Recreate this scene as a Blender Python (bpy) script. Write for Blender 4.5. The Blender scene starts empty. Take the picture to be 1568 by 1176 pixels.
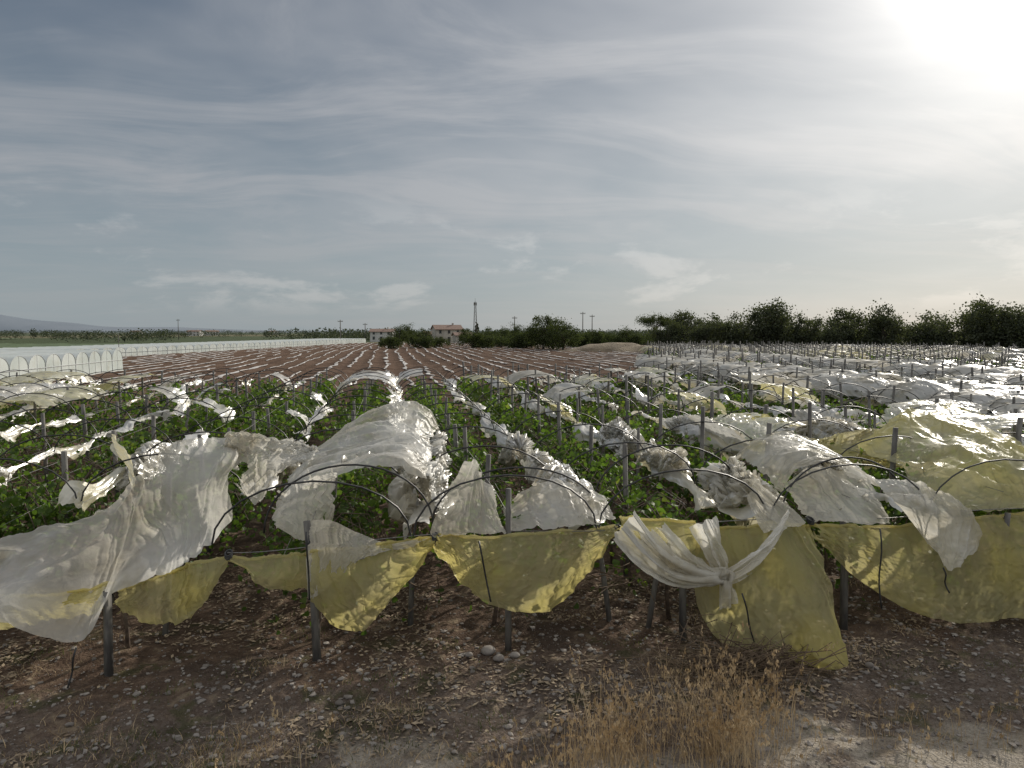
import bpy, math, random
import numpy as np
from mathutils import Vector
random.seed(5)
rng = np.random.default_rng(11)
S = bpy.context.scene

# ------------------------------------------------------------------ mesh helpers
def h3(ix, iy, iz, seed):
    n = (ix*374761393 + iy*668265263 + iz*2147483647 + seed*974634777) & 0xFFFFFFFF
    n = ((n ^ (n >> 13))*1274126177) & 0xFFFFFFFF
    n = (n ^ (n >> 16)) & 0xFFFFFFFF
    return n/4294967295.0*2-1
def vnoise(x, y, z=0.0, seed=0):
    x = np.asarray(x, float); y = np.asarray(y, float)+0*x; z = np.asarray(z, float)+0*x
    xi = np.floor(x).astype(np.int64); yi = np.floor(y).astype(np.int64); zi = np.floor(z).astype(np.int64)
    fx, fy, fz = x-xi, y-yi, z-zi
    fx = fx*fx*(3-2*fx); fy = fy*fy*(3-2*fy); fz = fz*fz*(3-2*fz)
    r = 0
    for a in (0, 1):
        for b in (0, 1):
            for c in (0, 1):
                w = (fx if a else 1-fx)*(fy if b else 1-fy)*(fz if c else 1-fz)
                r = r + w*h3(xi+a, yi+b, zi+c, seed)
    return r

class MB:
    def __init__(s):
        s.v = []; s.f = []; s.m = []; s.n = 0
    def add(s, verts, faces, mat=0):
        verts = np.asarray(verts, float).reshape(-1, 3)
        faces = np.asarray(faces, np.int64)
        if len(faces) == 0: return
        s.v.append(verts); s.f.append(faces+s.n); s.m.append(np.full(len(faces), mat, np.int32)); s.n += len(verts)
    def mesh(s, name, mats, smooth=True):
        me = bpy.data.meshes.new(name)
        V = np.concatenate(s.v); me.vertices.add(len(V)); me.vertices.foreach_set('co', V.ravel())
        loops = np.concatenate([f.ravel() for f in s.f])
        tot = np.concatenate([np.full(len(f), f.shape[1], np.int64) for f in s.f])
        st = np.concatenate([[0], np.cumsum(tot)[:-1]])
        me.loops.add(len(loops)); me.loops.foreach_set('vertex_index', loops.astype(np.int32))
        me.polygons.add(len(tot)); me.polygons.foreach_set('loop_start', st.astype(np.int32))
        me.polygons.foreach_set('material_index', np.concatenate(s.m))
        me.polygons.foreach_set('use_smooth', np.full(len(tot), smooth))
        me.update(calc_edges=True); me.validate()
        for m in mats: me.materials.append(m)
        return me
    def build(s, name, mats, smooth=True, parent=None):
        ob = bpy.data.objects.new(name, s.mesh(name, mats, smooth))
        S.collection.objects.link(ob)
        if parent: ob.parent = parent
        return ob

def tube(mb, pts, rad, sides=6, mat=0, caps=True):
    pts = np.asarray(pts, float); n = len(pts)
    rad = np.broadcast_to(np.asarray(rad, float), (n,))
    d = np.gradient(pts, axis=0); d /= np.linalg.norm(d, axis=1)[:, None]+1e-9
    ref = np.array([0, 0, 1.0]) if abs(d[:, 2]).mean() < .8 else np.array([1.0, 0, 0])
    a = np.cross(d, ref); a /= np.linalg.norm(a, axis=1)[:, None]+1e-9
    b = np.cross(d, a)
    th = np.arange(sides)*2*math.pi/sides
    V = pts[:, None]+rad[:, None, None]*(np.cos(th)[None, :, None]*a[:, None]+np.sin(th)[None, :, None]*b[:, None])
    i = np.arange(n-1)[:, None]*sides; j = np.arange(sides)[None]; k = (j+1) % sides
    F = np.stack([i+j, i+k, i+sides+k, i+sides+j], -1).reshape(-1, 4)
    base = mb.n
    mb.add(V.reshape(-1, 3), F, mat)
    if caps:
        mb.f.append(np.array([np.arange(sides)+base+(n-1)*sides])); mb.m.append(np.array([mat], np.int32))
        mb.f.append(np.array([np.arange(sides)[::-1]+base])); mb.m.append(np.array([mat], np.int32))

def box(mb, x0, x1, y0, y1, z0, z1, mat=0):
    V = [(x, y, z) for z in (z0, z1) for y in (y0, y1) for x in (x0, x1)]
    F = [(0, 2, 3, 1), (4, 5, 7, 6), (0, 1, 5, 4), (2, 6, 7, 3), (0, 4, 6, 2), (1, 3, 7, 5)]
    mb.add(V, F, mat)
def gridf(nx, ny):
    idx = np.arange(nx*ny).reshape(nx, ny)
    return np.stack([idx[:-1, :-1], idx[1:, :-1], idx[1:, 1:], idx[:-1, 1:]], -1).reshape(-1, 4)

def crw(u, n):
    x = np.clip(u, 0, 1)*(n-1); i = np.minimum(np.floor(x).astype(int), n-2); t = x-i
    w = np.stack([-.5*t+t*t-.5*t**3, 1-2.5*t*t+1.5*t**3, .5*t+2*t*t-1.5*t**3, -.5*t*t+.5*t**3], -1)
    idx = np.clip(np.stack([i-1, i, i+1, i+2], -1), 0, n-1)
    return w, idx
def creval(C, u, v):
    wu, iu = crw(u, C.shape[0]); wv, iv = crw(v, C.shape[1])
    P = 0
    for a in range(4):
        for b in range(4):
            P = P + (wu[..., a]*wv[..., b])[..., None]*C[iu[..., a], iv[..., b]]
    return P

def sheet_into(mb, ctrl, res=(60, 60), amp=.035, f=(2.0, 9.0), seed=0, ragged=.05, hole=None, mat=0, fine=.002, crease=1.0, cross=.35):
    C = np.array(ctrl, float)
    ru, rv = res
    u, v = np.meshgrid(np.linspace(0, 1, ru), np.linspace(0, 1, rv), indexing='ij')
    if ragged:
        def e_(t, s_): return ragged*(.5+.5*vnoise(t*5, 1.3+s_, 0, seed)+.4*vnoise(t*16, 4+s_, 0, seed)+.2*vnoise(t*45, 4+s_, 0, seed))
        uu = e_(v, 0)+(1-e_(v, 0)-e_(v, 9))*u; vv = e_(u, 20)+(1-e_(u, 20)-e_(u, 31))*v
    else: uu, vv = u, v
    P = creval(C, uu, vv)
    du = np.gradient(P, axis=0); dv = np.gradient(P, axis=1)
    N_ = np.cross(du, dv); N_ /= np.linalg.norm(N_, axis=2)[..., None]+1e-9
    lu = np.linalg.norm(du, axis=2).mean()*ru; lv = np.linalg.norm(dv, axis=2).mean()*rv
    a = u*lu; b = v*lv
    wx_ = vnoise(a*.9, b*.9, 0, seed+5); wy_ = vnoise(a*.9, b*.9, 7, seed+6)
    A = a+.35*wx_; B = b+.35*wy_
    D = amp*1.6*vnoise(a*.9, b*.9, 0, seed+7)
    D = D+amp*.9*vnoise(A*f[0], B*f[1], 0, seed)
    for i, (sc, am) in enumerate([(1.0, 1.0), (1.9, .6), (3.3, .3)]):
        n_ = vnoise(A*f[0]*sc+i*3.1, B*f[1]*sc, i, seed+20+i)
        D = D+crease*amp*am*((1-np.abs(n_))**3*1.2-.4)
    rot = .8
    for i, (sc, am) in enumerate([(2.2, .6), (4.6, .32)]):
        rot += 1.1; a2 = A*math.cos(rot)-B*math.sin(rot); b2 = A*math.sin(rot)+B*math.cos(rot)
        msk = np.clip(.5+1.2*vnoise(a*1.1, b*1.1, 3, seed+40+i), 0, 1)
        D = D+crease*cross*amp*am*msk*((1-np.abs(vnoise(a2*sc*.5, b2*sc, i, seed+30+i)))**4)
    D = D+fine*vnoise(a*18, b*18, 3, seed+3)
    P = P+N_*D[..., None]
    P[..., 2] = np.maximum(P[..., 2], .03+.01*np.abs(wx_))
    F = gridf(ru, rv)
    if hole:
        hn = vnoise(a*1.5, b*1.5, 5, seed+9)+.35*vnoise(a*5, b*5, 5, seed+10)+.15*vnoise(a*13, b*13, 5, seed+10)
        F = F[hn[:-1, :-1].ravel() < hole]
    mb.add(P.reshape(-1, 3), F, mat)

def sheet(name, ctrl, mat, **k):
    mb = MB(); sheet_into(mb, ctrl, **k); return mb.build(name, [mat])

# ------------------------------------------------------------------ node helpers
def newmat(name):
    m = bpy.data.materials.new(name); m.use_nodes = True
    nt = m.node_tree; nt.nodes.clear()
    return m, nt, nt.nodes.new('ShaderNodeOutputMaterial')
def N(nt, typ, **k):
    n = nt.nodes.new(typ)
    for a, b in k.items():
        if a in ('op',): n.operation = b
        else: setattr(n, a, b)
    return n
def L(nt, a, b): nt.links.new(a, b)
def setin(nt, sock, val):
    if hasattr(val, 'is_output'): L(nt, val, sock)
    elif val is not None: sock.default_value = val
def math_(nt, op, a, b=None, c=None, clamp=False):
    n = N(nt, 'ShaderNodeMath', op=op); n.use_clamp = clamp
    setin(nt, n.inputs[0], a)
    if b is not None: setin(nt, n.inputs[1], b)
    if c is not None: setin(nt, n.inputs[2], c)
    return n.outputs[0]
def mixc(nt, fac, a, b, blend='MIX'):
    n = N(nt, 'ShaderNodeMix', data_type='RGBA', blend_type=blend)
    setin(nt, n.inputs['Factor'], fac)
    setin(nt, n.inputs[6], a if hasattr(a, 'is_output') else (*a, 1)); setin(nt, n.inputs[7], b if hasattr(b, 'is_output') else (*b, 1))
    return n.outputs[2]
def noise(nt, vec, scale, detail=3, rough=.55, dist=0):
    n = N(nt, 'ShaderNodeTexNoise'); n.inputs['Scale'].default_value = scale; n.inputs['Detail'].default_value = detail
    n.inputs['Roughness'].default_value = rough; n.inputs['Distortion'].default_value = dist
    if vec is not None: L(nt, vec, n.inputs['Vector'])
    return n.outputs['Fac']
def mapr(nt, v, a, b, c=0, d=1):
    n = N(nt, 'ShaderNodeMapRange'); setin(nt, n.inputs[0], v)
    for i, x in enumerate((a, b, c, d)): n.inputs[i+1].default_value = x
    n.interpolation_type = 'SMOOTHSTEP'
    return n.outputs[0]
def scalev(nt, vec, s):
    n = N(nt, 'ShaderNodeMapping'); L(nt, vec, n.inputs[0]); n.inputs['Scale'].default_value = s; return n.outputs[0]
def bump(nt, h, strength, dist):
    n = N(nt, 'ShaderNodeBump'); n.inputs['Strength'].default_value = strength; n.inputs['Distance'].default_value = dist
    L(nt, h, n.inputs['Height']); return n.outputs[0]
def pos(nt): return N(nt, 'ShaderNodeNewGeometry').outputs['Position']
def simple(name, c1, c2, scale=5, rough=.8, bumps=.3, bd=.01, stretch=(1, 1, 1), metallic=0):
    m, nt, out = newmat(name); p = scalev(nt, pos(nt), stretch)
    n = noise(nt, p, scale, 4, .6)
    c = mixc(nt, mapr(nt, n, .3, .7), c1, c2)
    b = N(nt, 'ShaderNodeBsdfPrincipled'); L(nt, c, b.inputs['Base Color']); b.inputs['Roughness'].default_value = rough
    b.inputs['Metallic'].default_value = metallic
    if bumps: L(nt, bump(nt, noise(nt, p, scale*6, 3), bumps, bd), b.inputs['Normal'])
    L(nt, b.outputs[0], out.inputs[0]); return m

def plastic(name, ca, cb, transp=.16, transl=.5, mixscale=.5, lo=.4, hi=.6, gloss=.4, dirtk=.6, bumpk=.2, simple_=False):
    m, nt, out = newmat(name); p = pos(nt)
    n = noise(nt, p, mixscale, 2)
    c = mixc(nt, mapr(nt, n, lo, hi), ca, cb)
    c = mixc(nt, mapr(nt, noise(nt, p, 1.1, 4, .65), .46, .72, 0, dirtk), c, (.42, .36, .22))
    if not simple_: c = mixc(nt, mapr(nt, noise(nt, p, 8, 4, .7), .60, .76, 0, .4), c, (.30, .25, .17))
    def ridge(v): return math_(nt, 'SUBTRACT', 1.0, math_(nt, 'MULTIPLY', math_(nt, 'ABSOLUTE', math_(nt, 'SUBTRACT', v, .5)), 5.0), clamp=True)
    hgt = math_(nt, 'MULTIPLY', ridge(noise(nt, p, 3.2, 2, .5, .8)), .7)
    if not simple_: hgt = math_(nt, 'ADD', hgt, math_(nt, 'MULTIPLY', ridge(noise(nt, p, 9, 2, .5, 1.2)), .3))
    bp = bump(nt, hgt, bumpk, .04)
    d = N(nt, 'ShaderNodeBsdfDiffuse'); L(nt, c, d.inputs[0]); L(nt, bp, d.inputs['Normal'])
    t = N(nt, 'ShaderNodeBsdfTranslucent'); L(nt, c, t.inputs[0]); L(nt, bp, t.inputs['Normal'])
    g = N(nt, 'ShaderNodeBsdfGlossy'); g.inputs['Roughness'].default_value = .36; g.inputs[0].default_value = (1, 1, 1, 1); L(nt, bp, g.inputs['Normal'])
    def mx(f, a, b):
        s = N(nt, 'ShaderNodeMixShader'); setin(nt, s.inputs[0], f); L(nt, a, s.inputs[1]); L(nt, b, s.inputs[2]); return s.outputs[0]
    x = mx(transl, d.outputs[0], t.outputs[0])
    fr = N(nt, 'ShaderNodeFresnel'); fr.inputs[0].default_value = 1.42
    x = mx(math_(nt, 'MULTIPLY', fr.outputs[0], gloss, clamp=True), x, g.outputs[0])
    if transp > 0:
        tr = N(nt, 'ShaderNodeBsdfTransparent'); tr.inputs[0].default_value = (.97, .97, .95, 1)
        x = mx(mapr(nt, n, .35, .65, transp*.6, transp*1.5), x, tr.outputs[0])
    L(nt, x, out.inputs[0]); return m

m_white = plastic('white_plastic', (.84, .83, .79), (.79, .75, .65), .27, .55)
m_whitefar = plastic('white_plastic_weathered', (.58, .575, .54), (.50, .48, .42), 0, .42, .4, gloss=.12, bumpk=.1, simple_=True)
m_yel = plastic('yellowed_plastic', (.68, .62, .28), (.74, .70, .45), .27, .55, .7)
m_skirt = plastic('yellowed_skirt_plastic', (.64, .56, .20), (.70, .64, .32), .32, .56, .9, dirtk=.65, gloss=.3)
m_yelfar = plastic('yellowed_plastic_weathered', (.52, .47, .25), (.55, .52, .36), 0, .42, .6, gloss=.12, bumpk=.1, simple_=True)
m_mixp = plastic('weathered_plastic', (.70, .69, .64), (.62, .57, .37), 0, .45, .22, .50, .6, gloss=.3)

def leafmat(name, c1, c2, c3, transl=.4, rough=.5, spec=.25):
    m, nt, out = newmat(name)
    r = N(nt, 'ShaderNodeNewGeometry').outputs['Random Per Island']
    c = mixc(nt, mapr(nt, r, 0, .7), c1, c2); c = mixc(nt, mapr(nt, r, .8, 1), c, c3)
    n = noise(nt, pos(nt), .9 if rough < .6 else .45, 2); c = mixc(nt, mapr(nt, n, .35, .65, .0, .55), c, tuple(x*.5 for x in c1))
    b = N(nt, 'ShaderNodeBsdfPrincipled'); L(nt, c, b.inputs['Base Color']); b.inputs['Roughness'].default_value = rough
    b.inputs['Specular IOR Level'].default_value = spec
    t = N(nt, 'ShaderNodeBsdfTranslucent'); c4 = mixc(nt, 1.0, c, (1.5, 1.6, .7), 'MULTIPLY'); L(nt, c4, t.inputs[0])
    s = N(nt, 'ShaderNodeMixShader'); s.inputs[0].default_value = transl; L(nt, b.outputs[0], s.inputs[1]); L(nt, t.outputs[0], s.inputs[2])
    L(nt, s.outputs[0], out.inputs[0]); return m
m_leaf = leafmat('vine_leaf', (.062, .105, .024), (.10, .165, .038), (.18, .21, .06), .45)
m_tree = leafmat('tree_leaf', (.048, .062, .030), (.068, .084, .04), (.09, .105, .052), .3, .9, .05)
m_olive = leafmat('olive_leaf', (.060, .070, .048), (.085, .096, .064), (.11, .12, .085), .3, .9, .05)
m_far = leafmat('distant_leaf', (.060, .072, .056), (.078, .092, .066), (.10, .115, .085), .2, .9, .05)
m_bark = simple('bark', (.07, .055, .04), (.12, .1, .08), 6)
m_vinewood = simple('vine_wood', (.06, .04, .03), (.13, .095, .065), 14)
m_post = simple('weathered_post', (.075, .07, .065), (.20, .19, .17), 9, .85, .5, .01, (1, 1, .25))
m_black = simple('black_hoop', (.015, .015, .016), (.04, .04, .04), 4, .5, 0)
m_wire = simple('galvanised_wire', (.14, .14, .14), (.25, .24, .22), 4, .5, 0, metallic=.5)
m_straw = simple('dry_grass', (.34, .23, .11), (.56, .43, .26), 2, .8, 0)
m_weed = leafmat('weed_green', (.07, .09, .03), (.12, .14, .05), (.22, .2, .09), .3)
m_stone = simple('stone', (.13, .112, .096), (.30, .27, .24), 3, .9, .4, .01)
m_litter = simple('dead_leaf', (.14, .095, .06), (.38, .30, .20), 7, .85, 0)
m_brush = simple('dry_twigs', (.09, .06, .04), (.2, .145, .09), 5, .9, 0)

# ------------------------------------------------------------------ ground
m_ground, nt, out = newmat('soil')
p = pos(nt); sep = N(nt, 'ShaderNodeSeparateXYZ'); L(nt, p, sep.inputs[0]); X, Y = sep.outputs[0], sep.outputs[1]
n_big = noise(nt, p, .8, 4, .6); n_mid = noise(nt, p, 3.2, 5, .65); n_fine = noise(nt, p, 22, 4, .7)
vor = N(nt, 'ShaderNodeTexVoronoi'); vor.inputs['Scale'].default_value = 26; L(nt, p, vor.inputs['Vector'])
svv = N(nt, 'ShaderNodeSeparateColor'); L(nt, vor.outputs['Color'], svv.inputs[0])
soil = mixc(nt, mapr(nt, n_mid, .3, .7), (.078, .052, .038), (.165, .115, .083))
soil = mixc(nt, mapr(nt, n_fine, .5, .75, 0, .5), soil, (.24, .185, .135))
grav = mixc(nt, mapr(nt, svv.outputs[0], .1, .9), (.105, .084, .070), (.215, .182, .155))
grav = mixc(nt, mapr(nt, n_fine, .3, .7, 0, .6), grav, (.145, .112, .09))
Yw = math_(nt, 'ADD', Y, math_(nt, 'MULTIPLY', math_(nt, 'SUBTRACT', n_big, .5), 5.0))
gmask = mapr(nt, Yw, 9.2, 7.6)
col = mixc(nt, math_(nt, 'MULTIPLY', gmask, .75), soil, grav)
col = mixc(nt, mapr(nt, n_big, .50, .38, 0, .55), col, (.060, .043, .033))
col = mixc(nt, mapr(nt, n_mid, .56, .66, 0, .5), col, (.31, .25, .17))
track = mixc(nt, mapr(nt, n_fine, .3, .7), (.27, .235, .185), (.40, .355, .295))
col = mixc(nt, mapr(nt, Yw, 6.8, 6.2), col, track)
col = mixc(nt, math_(nt, 'MULTIPLY', mapr(nt, noise(nt, p, 1.7, 4, .7), .54, .66), mapr(nt, Yw, 12, 9, 0, .6)), col, (.065, .072, .030))
vf = N(nt, 'ShaderNodeTexVoronoi'); vf.inputs['Scale'].default_value = 1.0; L(nt, scalev(nt, p, (.004, .0022, 1)), vf.inputs['Vector'])
sv = N(nt, 'ShaderNodeSeparateColor'); L(nt, vf.outputs['Color'], sv.inputs[0])
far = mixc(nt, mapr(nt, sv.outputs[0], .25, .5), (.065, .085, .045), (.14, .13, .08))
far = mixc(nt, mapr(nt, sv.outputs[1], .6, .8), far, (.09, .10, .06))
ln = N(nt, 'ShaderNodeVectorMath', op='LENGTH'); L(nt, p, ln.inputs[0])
far = mixc(nt, mapr(nt, ln.outputs['Value'], 600, 5000, 0, .75), far, (.15, .185, .20))  # distance haze painted into the far land colour
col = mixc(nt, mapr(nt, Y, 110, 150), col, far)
b = N(nt, 'ShaderNodeBsdfPrincipled'); b.inputs['Roughness'].default_value = .95; b.inputs['Specular IOR Level'].default_value = .06
L(nt, col, b.inputs['Base Color'])
hh = math_(nt, 'ADD', math_(nt, 'MULTIPLY', n_fine, 1.1), math_(nt, 'MULTIPLY', math_(nt, 'SUBTRACT', 1.0, vor.outputs['Distance']), .4))
hh = math_(nt, 'ADD', hh, math_(nt, 'MULTIPLY', n_mid, 2.4))
L(nt, bump(nt, hh, .95, .055), b.inputs['Normal']); L(nt, b.outputs[0], out.inputs[0])

def gh(x, y):
    near = np.clip(1-(np.hypot(x-2, y-9)-16)/25, 0, 1)
    rut = -.035*(np.exp(-((y-6.5-.1*np.sin(x*.6))/.16)**2)+np.exp(-((y-7.9-.1*np.sin(x*.6+.4))/.16)**2))
    return near*(.06*vnoise(x*.7, y*.7, 0, 3)+.035*vnoise(x*2.3, y*2.3, 0, 4)+.025*vnoise(x*6, y*6, 0, 5)+rut)
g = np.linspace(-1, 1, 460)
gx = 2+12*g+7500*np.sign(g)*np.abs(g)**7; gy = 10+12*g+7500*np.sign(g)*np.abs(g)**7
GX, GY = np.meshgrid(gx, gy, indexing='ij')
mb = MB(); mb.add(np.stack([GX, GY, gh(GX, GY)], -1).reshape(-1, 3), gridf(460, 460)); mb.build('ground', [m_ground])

# ------------------------------------------------------------------ ploughed field with mulch strips
m_field, nt, out = newmat('ploughed_soil'); p = pos(nt)
c = mixc(nt, mapr(nt, noise(nt, p, .25, 5, .65), .3, .7), (.082, .053, .038), (.140, .095, .070))
c = mixc(nt, mapr(nt, noise(nt, p, 4, 4, .7), .45, .8, 0, .5), c, (.185, .14, .105))
b = N(nt, 'ShaderNodeBsdfPrincipled'); b.inputs['Roughness'].default_value = 1; b.inputs['Specular IOR Level'].default_value = .02; L(nt, c, b.inputs['Base Color'])
L(nt, bump(nt, noise(nt, p, 5, 4, .7), 1, .12), b.inputs['Normal']); L(nt, b.outputs[0], out.inputs[0])
m_strip = simple('mulch_film', (.22, .19, .165), (.62, .60, .57), .5, .6, .4, .03)
FX0, FX1, FY0, FY1, BP = -52, 46, 41, 262, 2.0
def wav(x, y): return .5*vnoise(x*.05, y*.07, 0, 21)+1.6*vnoise(x*.018, y*.018, 0, 22)+.10*vnoise(x*3, y*.5, 0, 23)
xs = np.arange(FX0, FX1, BP/6); ys = np.concatenate([np.arange(FY0, 110, 1.2), np.arange(110, FY1, 4)])
GX, GY = np.meshgrid(xs, ys, indexing='ij')
GZ = .05+.16*(.5+.5*np.cos(2*math.pi*GX/BP))+.05*vnoise(GX*1.5, GY*.7, 0, 24)
mb = MB(); mb.add(np.stack([GX+wav(GX, GY), GY, GZ], -1).reshape(-1, 3), gridf(*GX.shape)); mb.build('ploughed_field', [m_field])
mb = MB(); yy = np.concatenate([np.arange(FY0+.5, 120, .5), np.arange(120, FY1-1, 2)])
for k in range(int(math.ceil(FX0/BP))+1, int(FX1/BP)):
    x = k*BP+0*yy
    cx = x+wav(x, yy)+.2*vnoise(yy*.3, k*3.1, 0, 31)+.08*vnoise(yy*1.1, k*3.1, 0, 30)
    w = np.clip(.12+.13*vnoise(yy*.5, k*7.7, 0, 32), .03, .4)*(1+.5*vnoise(np.array([k*.83]), 0, 0, 36)[0])
    z = .25+.04*vnoise(yy*.6, k*1.3, 0, 33)
    V = np.stack([np.stack([cx-w, yy, z], -1), np.stack([cx, yy, z+.05], -1), np.stack([cx+w, yy, z], -1)], 1)
    i = np.arange(len(yy)-1)*3
    F = np.concatenate([np.stack([i, i+1, i+4, i+3], -1), np.stack([i+1, i+2, i+5, i+4], -1)])
    gap = vnoise(yy[:-1]*.12, k*5.1, 0, 35)
    mb.add(V.reshape(-1, 3), F[np.concatenate([gap, gap]) < .4])
mb.build('mulch_film_strips', [m_strip])
m_crop = simple('green_crop', (.05, .08, .03), (.08, .12, .045), .15, .9, .5, .3)
for (x0, x1, y0, y1) in [(-190, -75, 150, 235), (-420, -190, 300, 420)]:
    mb = MB(); nx = 60
    GX, GY = np.meshgrid(np.linspace(x0, x1, nx), np.linspace(y0, y1, nx), indexing='ij')
    mb.add(np.stack([GX, GY, .5+.25*vnoise(GX*.5, GY*.5, 0, 2)], -1).reshape(-1, 3), gridf(nx, nx)); mb.build('green_crop_field', [m_crop])

# ------------------------------------------------------------------ leaves
def leaves(mb, c, size, mat=0, simpleq=False, droop=.5):
    n = len(c)
    if n == 0: return
    th = rng.uniform(0, 2*math.pi, n); el = rng.normal(-.3*droop, .5, n)
    d = np.stack([np.cos(th)*np.cos(el), np.sin(th)*np.cos(el), np.sin(el)], -1)
    r = rng.normal(size=(n, 3)); s = np.cross(d, r); s /= np.linalg.norm(s, axis=1)[:, None]
    nn = np.cross(s, d); sz = (size*rng.uniform(.6, 1.35, n))[:, None]
    if simpleq:
        V = np.stack([c-d*sz*.5, c+s*sz*.45, c+d*sz*.5, c-s*sz*.45], 1)
        F = np.arange(n*4).reshape(n, 4)
    else:
        fo = nn*sz*.14
        V = np.stack([c-d*sz*.45, c+s*sz*.48-d*sz*.25+fo, c+s*sz*.4+d*sz*.22+fo, c+d*sz*.6-fo, c-s*sz*.4+d*sz*.22+fo, c-s*sz*.48-d*sz*.25+fo], 1)
        i = np.arange(n)[:, None]*6
        F = np.concatenate([i+np.array([0, 1, 2, 3]), i+np.array([0, 3, 4, 5])])
    mb.add(V.reshape(-1, 3), F, mat)

# ------------------------------------------------------------------ vineyard
RX0, SP, Y0 = -0.96, 2.35, 9.0
GUT, CROWN = 1.5, .72
def yend(x):
    e = max(38.5, x/.355)
    return min(e, 123-(x-53)*1.13-8, 110)
def arch(a):
    th = (1-(a+1)/2)*math.pi
    return 1.16*math.cos(th), CROWN*math.sin(th)

def hood_into(mb, X, y0, y1, a0, a1, seed, lift=.03, res=None, hole=None, amp=.04, mat=0, slump=0, crease=1):
    ny = max(3, int((y1-y0)/.8)+1); C = []
    r = np.random.default_rng(seed)
    for i in range(ny):
        y = y0+(y1-y0)*i/(ny-1); row = []
        l = lift+r.uniform(-.04, .06); da = r.uniform(-.12, .12); sl = slump*r.uniform(.3, 1)
        for j in range(6):
            a = min(1.0, max(-1.0, a0+(a1-a0)*j/5+da))
            dx, dz = arch(a)
            row.append((X+dx*1.02+r.uniform(-.04, .04), y+r.uniform(-.12, .12), GUT+dz*(1-.45*sl)+l+r.uniform(-.05, .05)-(.18 if abs(a) > .9 else 0)*sl))
        C.append(row)
    if res is None: res = (max(8, int((y1-y0)*8)), 22)
    sheet_into(mb, C, res=res, amp=amp, f=(2.6, 1.0), seed=seed, ragged=.09, hole=hole, mat=mat, fine=.003, crease=crease)

def ribbon_into(mb, X, y0, y1, seed, w0=.16, z0=GUT, step=.12, mat=0, gap=None, far=False):
    n = max(4, int((y1-y0)/step)); yy = np.linspace(y0, y1, n); k = 5 if far else 11
    cx = X+.10*vnoise(yy*.5, seed*1.7, 0, seed)+.05*vnoise(yy*1.9, seed, 0, seed+1)
    sag = -.10*np.abs(np.sin((yy-Y0)/2.4*math.pi))
    cz = z0+.10+sag+.12*vnoise(yy*.45, seed*2.3, 0, seed+2)+.06*vnoise(yy*1.6, 3, 0, seed+3)
    w = np.clip(w0*(1.0+.9*vnoise(yy*.6, 5, 0, seed+4)+.5*vnoise(yy*2.2, 5, 0, seed+14)+.2*vnoise(yy*6, 5, 0, seed+15)), .035, .6)
    tw = 1.4*vnoise(yy*.5, 8, 0, seed+5)+.4*vnoise(yy*1.7, 8, 0, seed+5)
    t = np.linspace(-1, 1, k)
    T, YY = np.meshgrid(t, yy); W = w[:, None]; ang = tw[:, None]
    cr = (1-np.abs(vnoise(YY*1.3+T*1.2, T*3.0, 0, seed+6)))**3
    lx = T*W*(1+.2*vnoise(YY*3, T, 0, seed+16)); lz = -.6*T*T*W+.09*(cr-.3)+.03*(1-np.abs(vnoise(YY*4-T, T*4.5, 0, seed+7)))**3+.008*vnoise(YY*11, T*4, 0, seed+8)
    px_ = cx[:, None]+lx*np.cos(ang)-lz*np.sin(ang); pz = cz[:, None]+lx*np.sin(ang)*.8+lz*np.cos(ang)
    P = np.stack([px_, YY+.03*vnoise(YY*4, T*4, 1, seed+8), pz], -1)
    F = gridf(n, k).reshape(n-1, k-1, 4)
    if gap is not None: F = F[(vnoise(yy[:-1]*.35, 2, 0, seed+11) < gap)]
    mb.add(P.reshape(-1, 3), F.reshape(-1, 4), mat)

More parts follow.
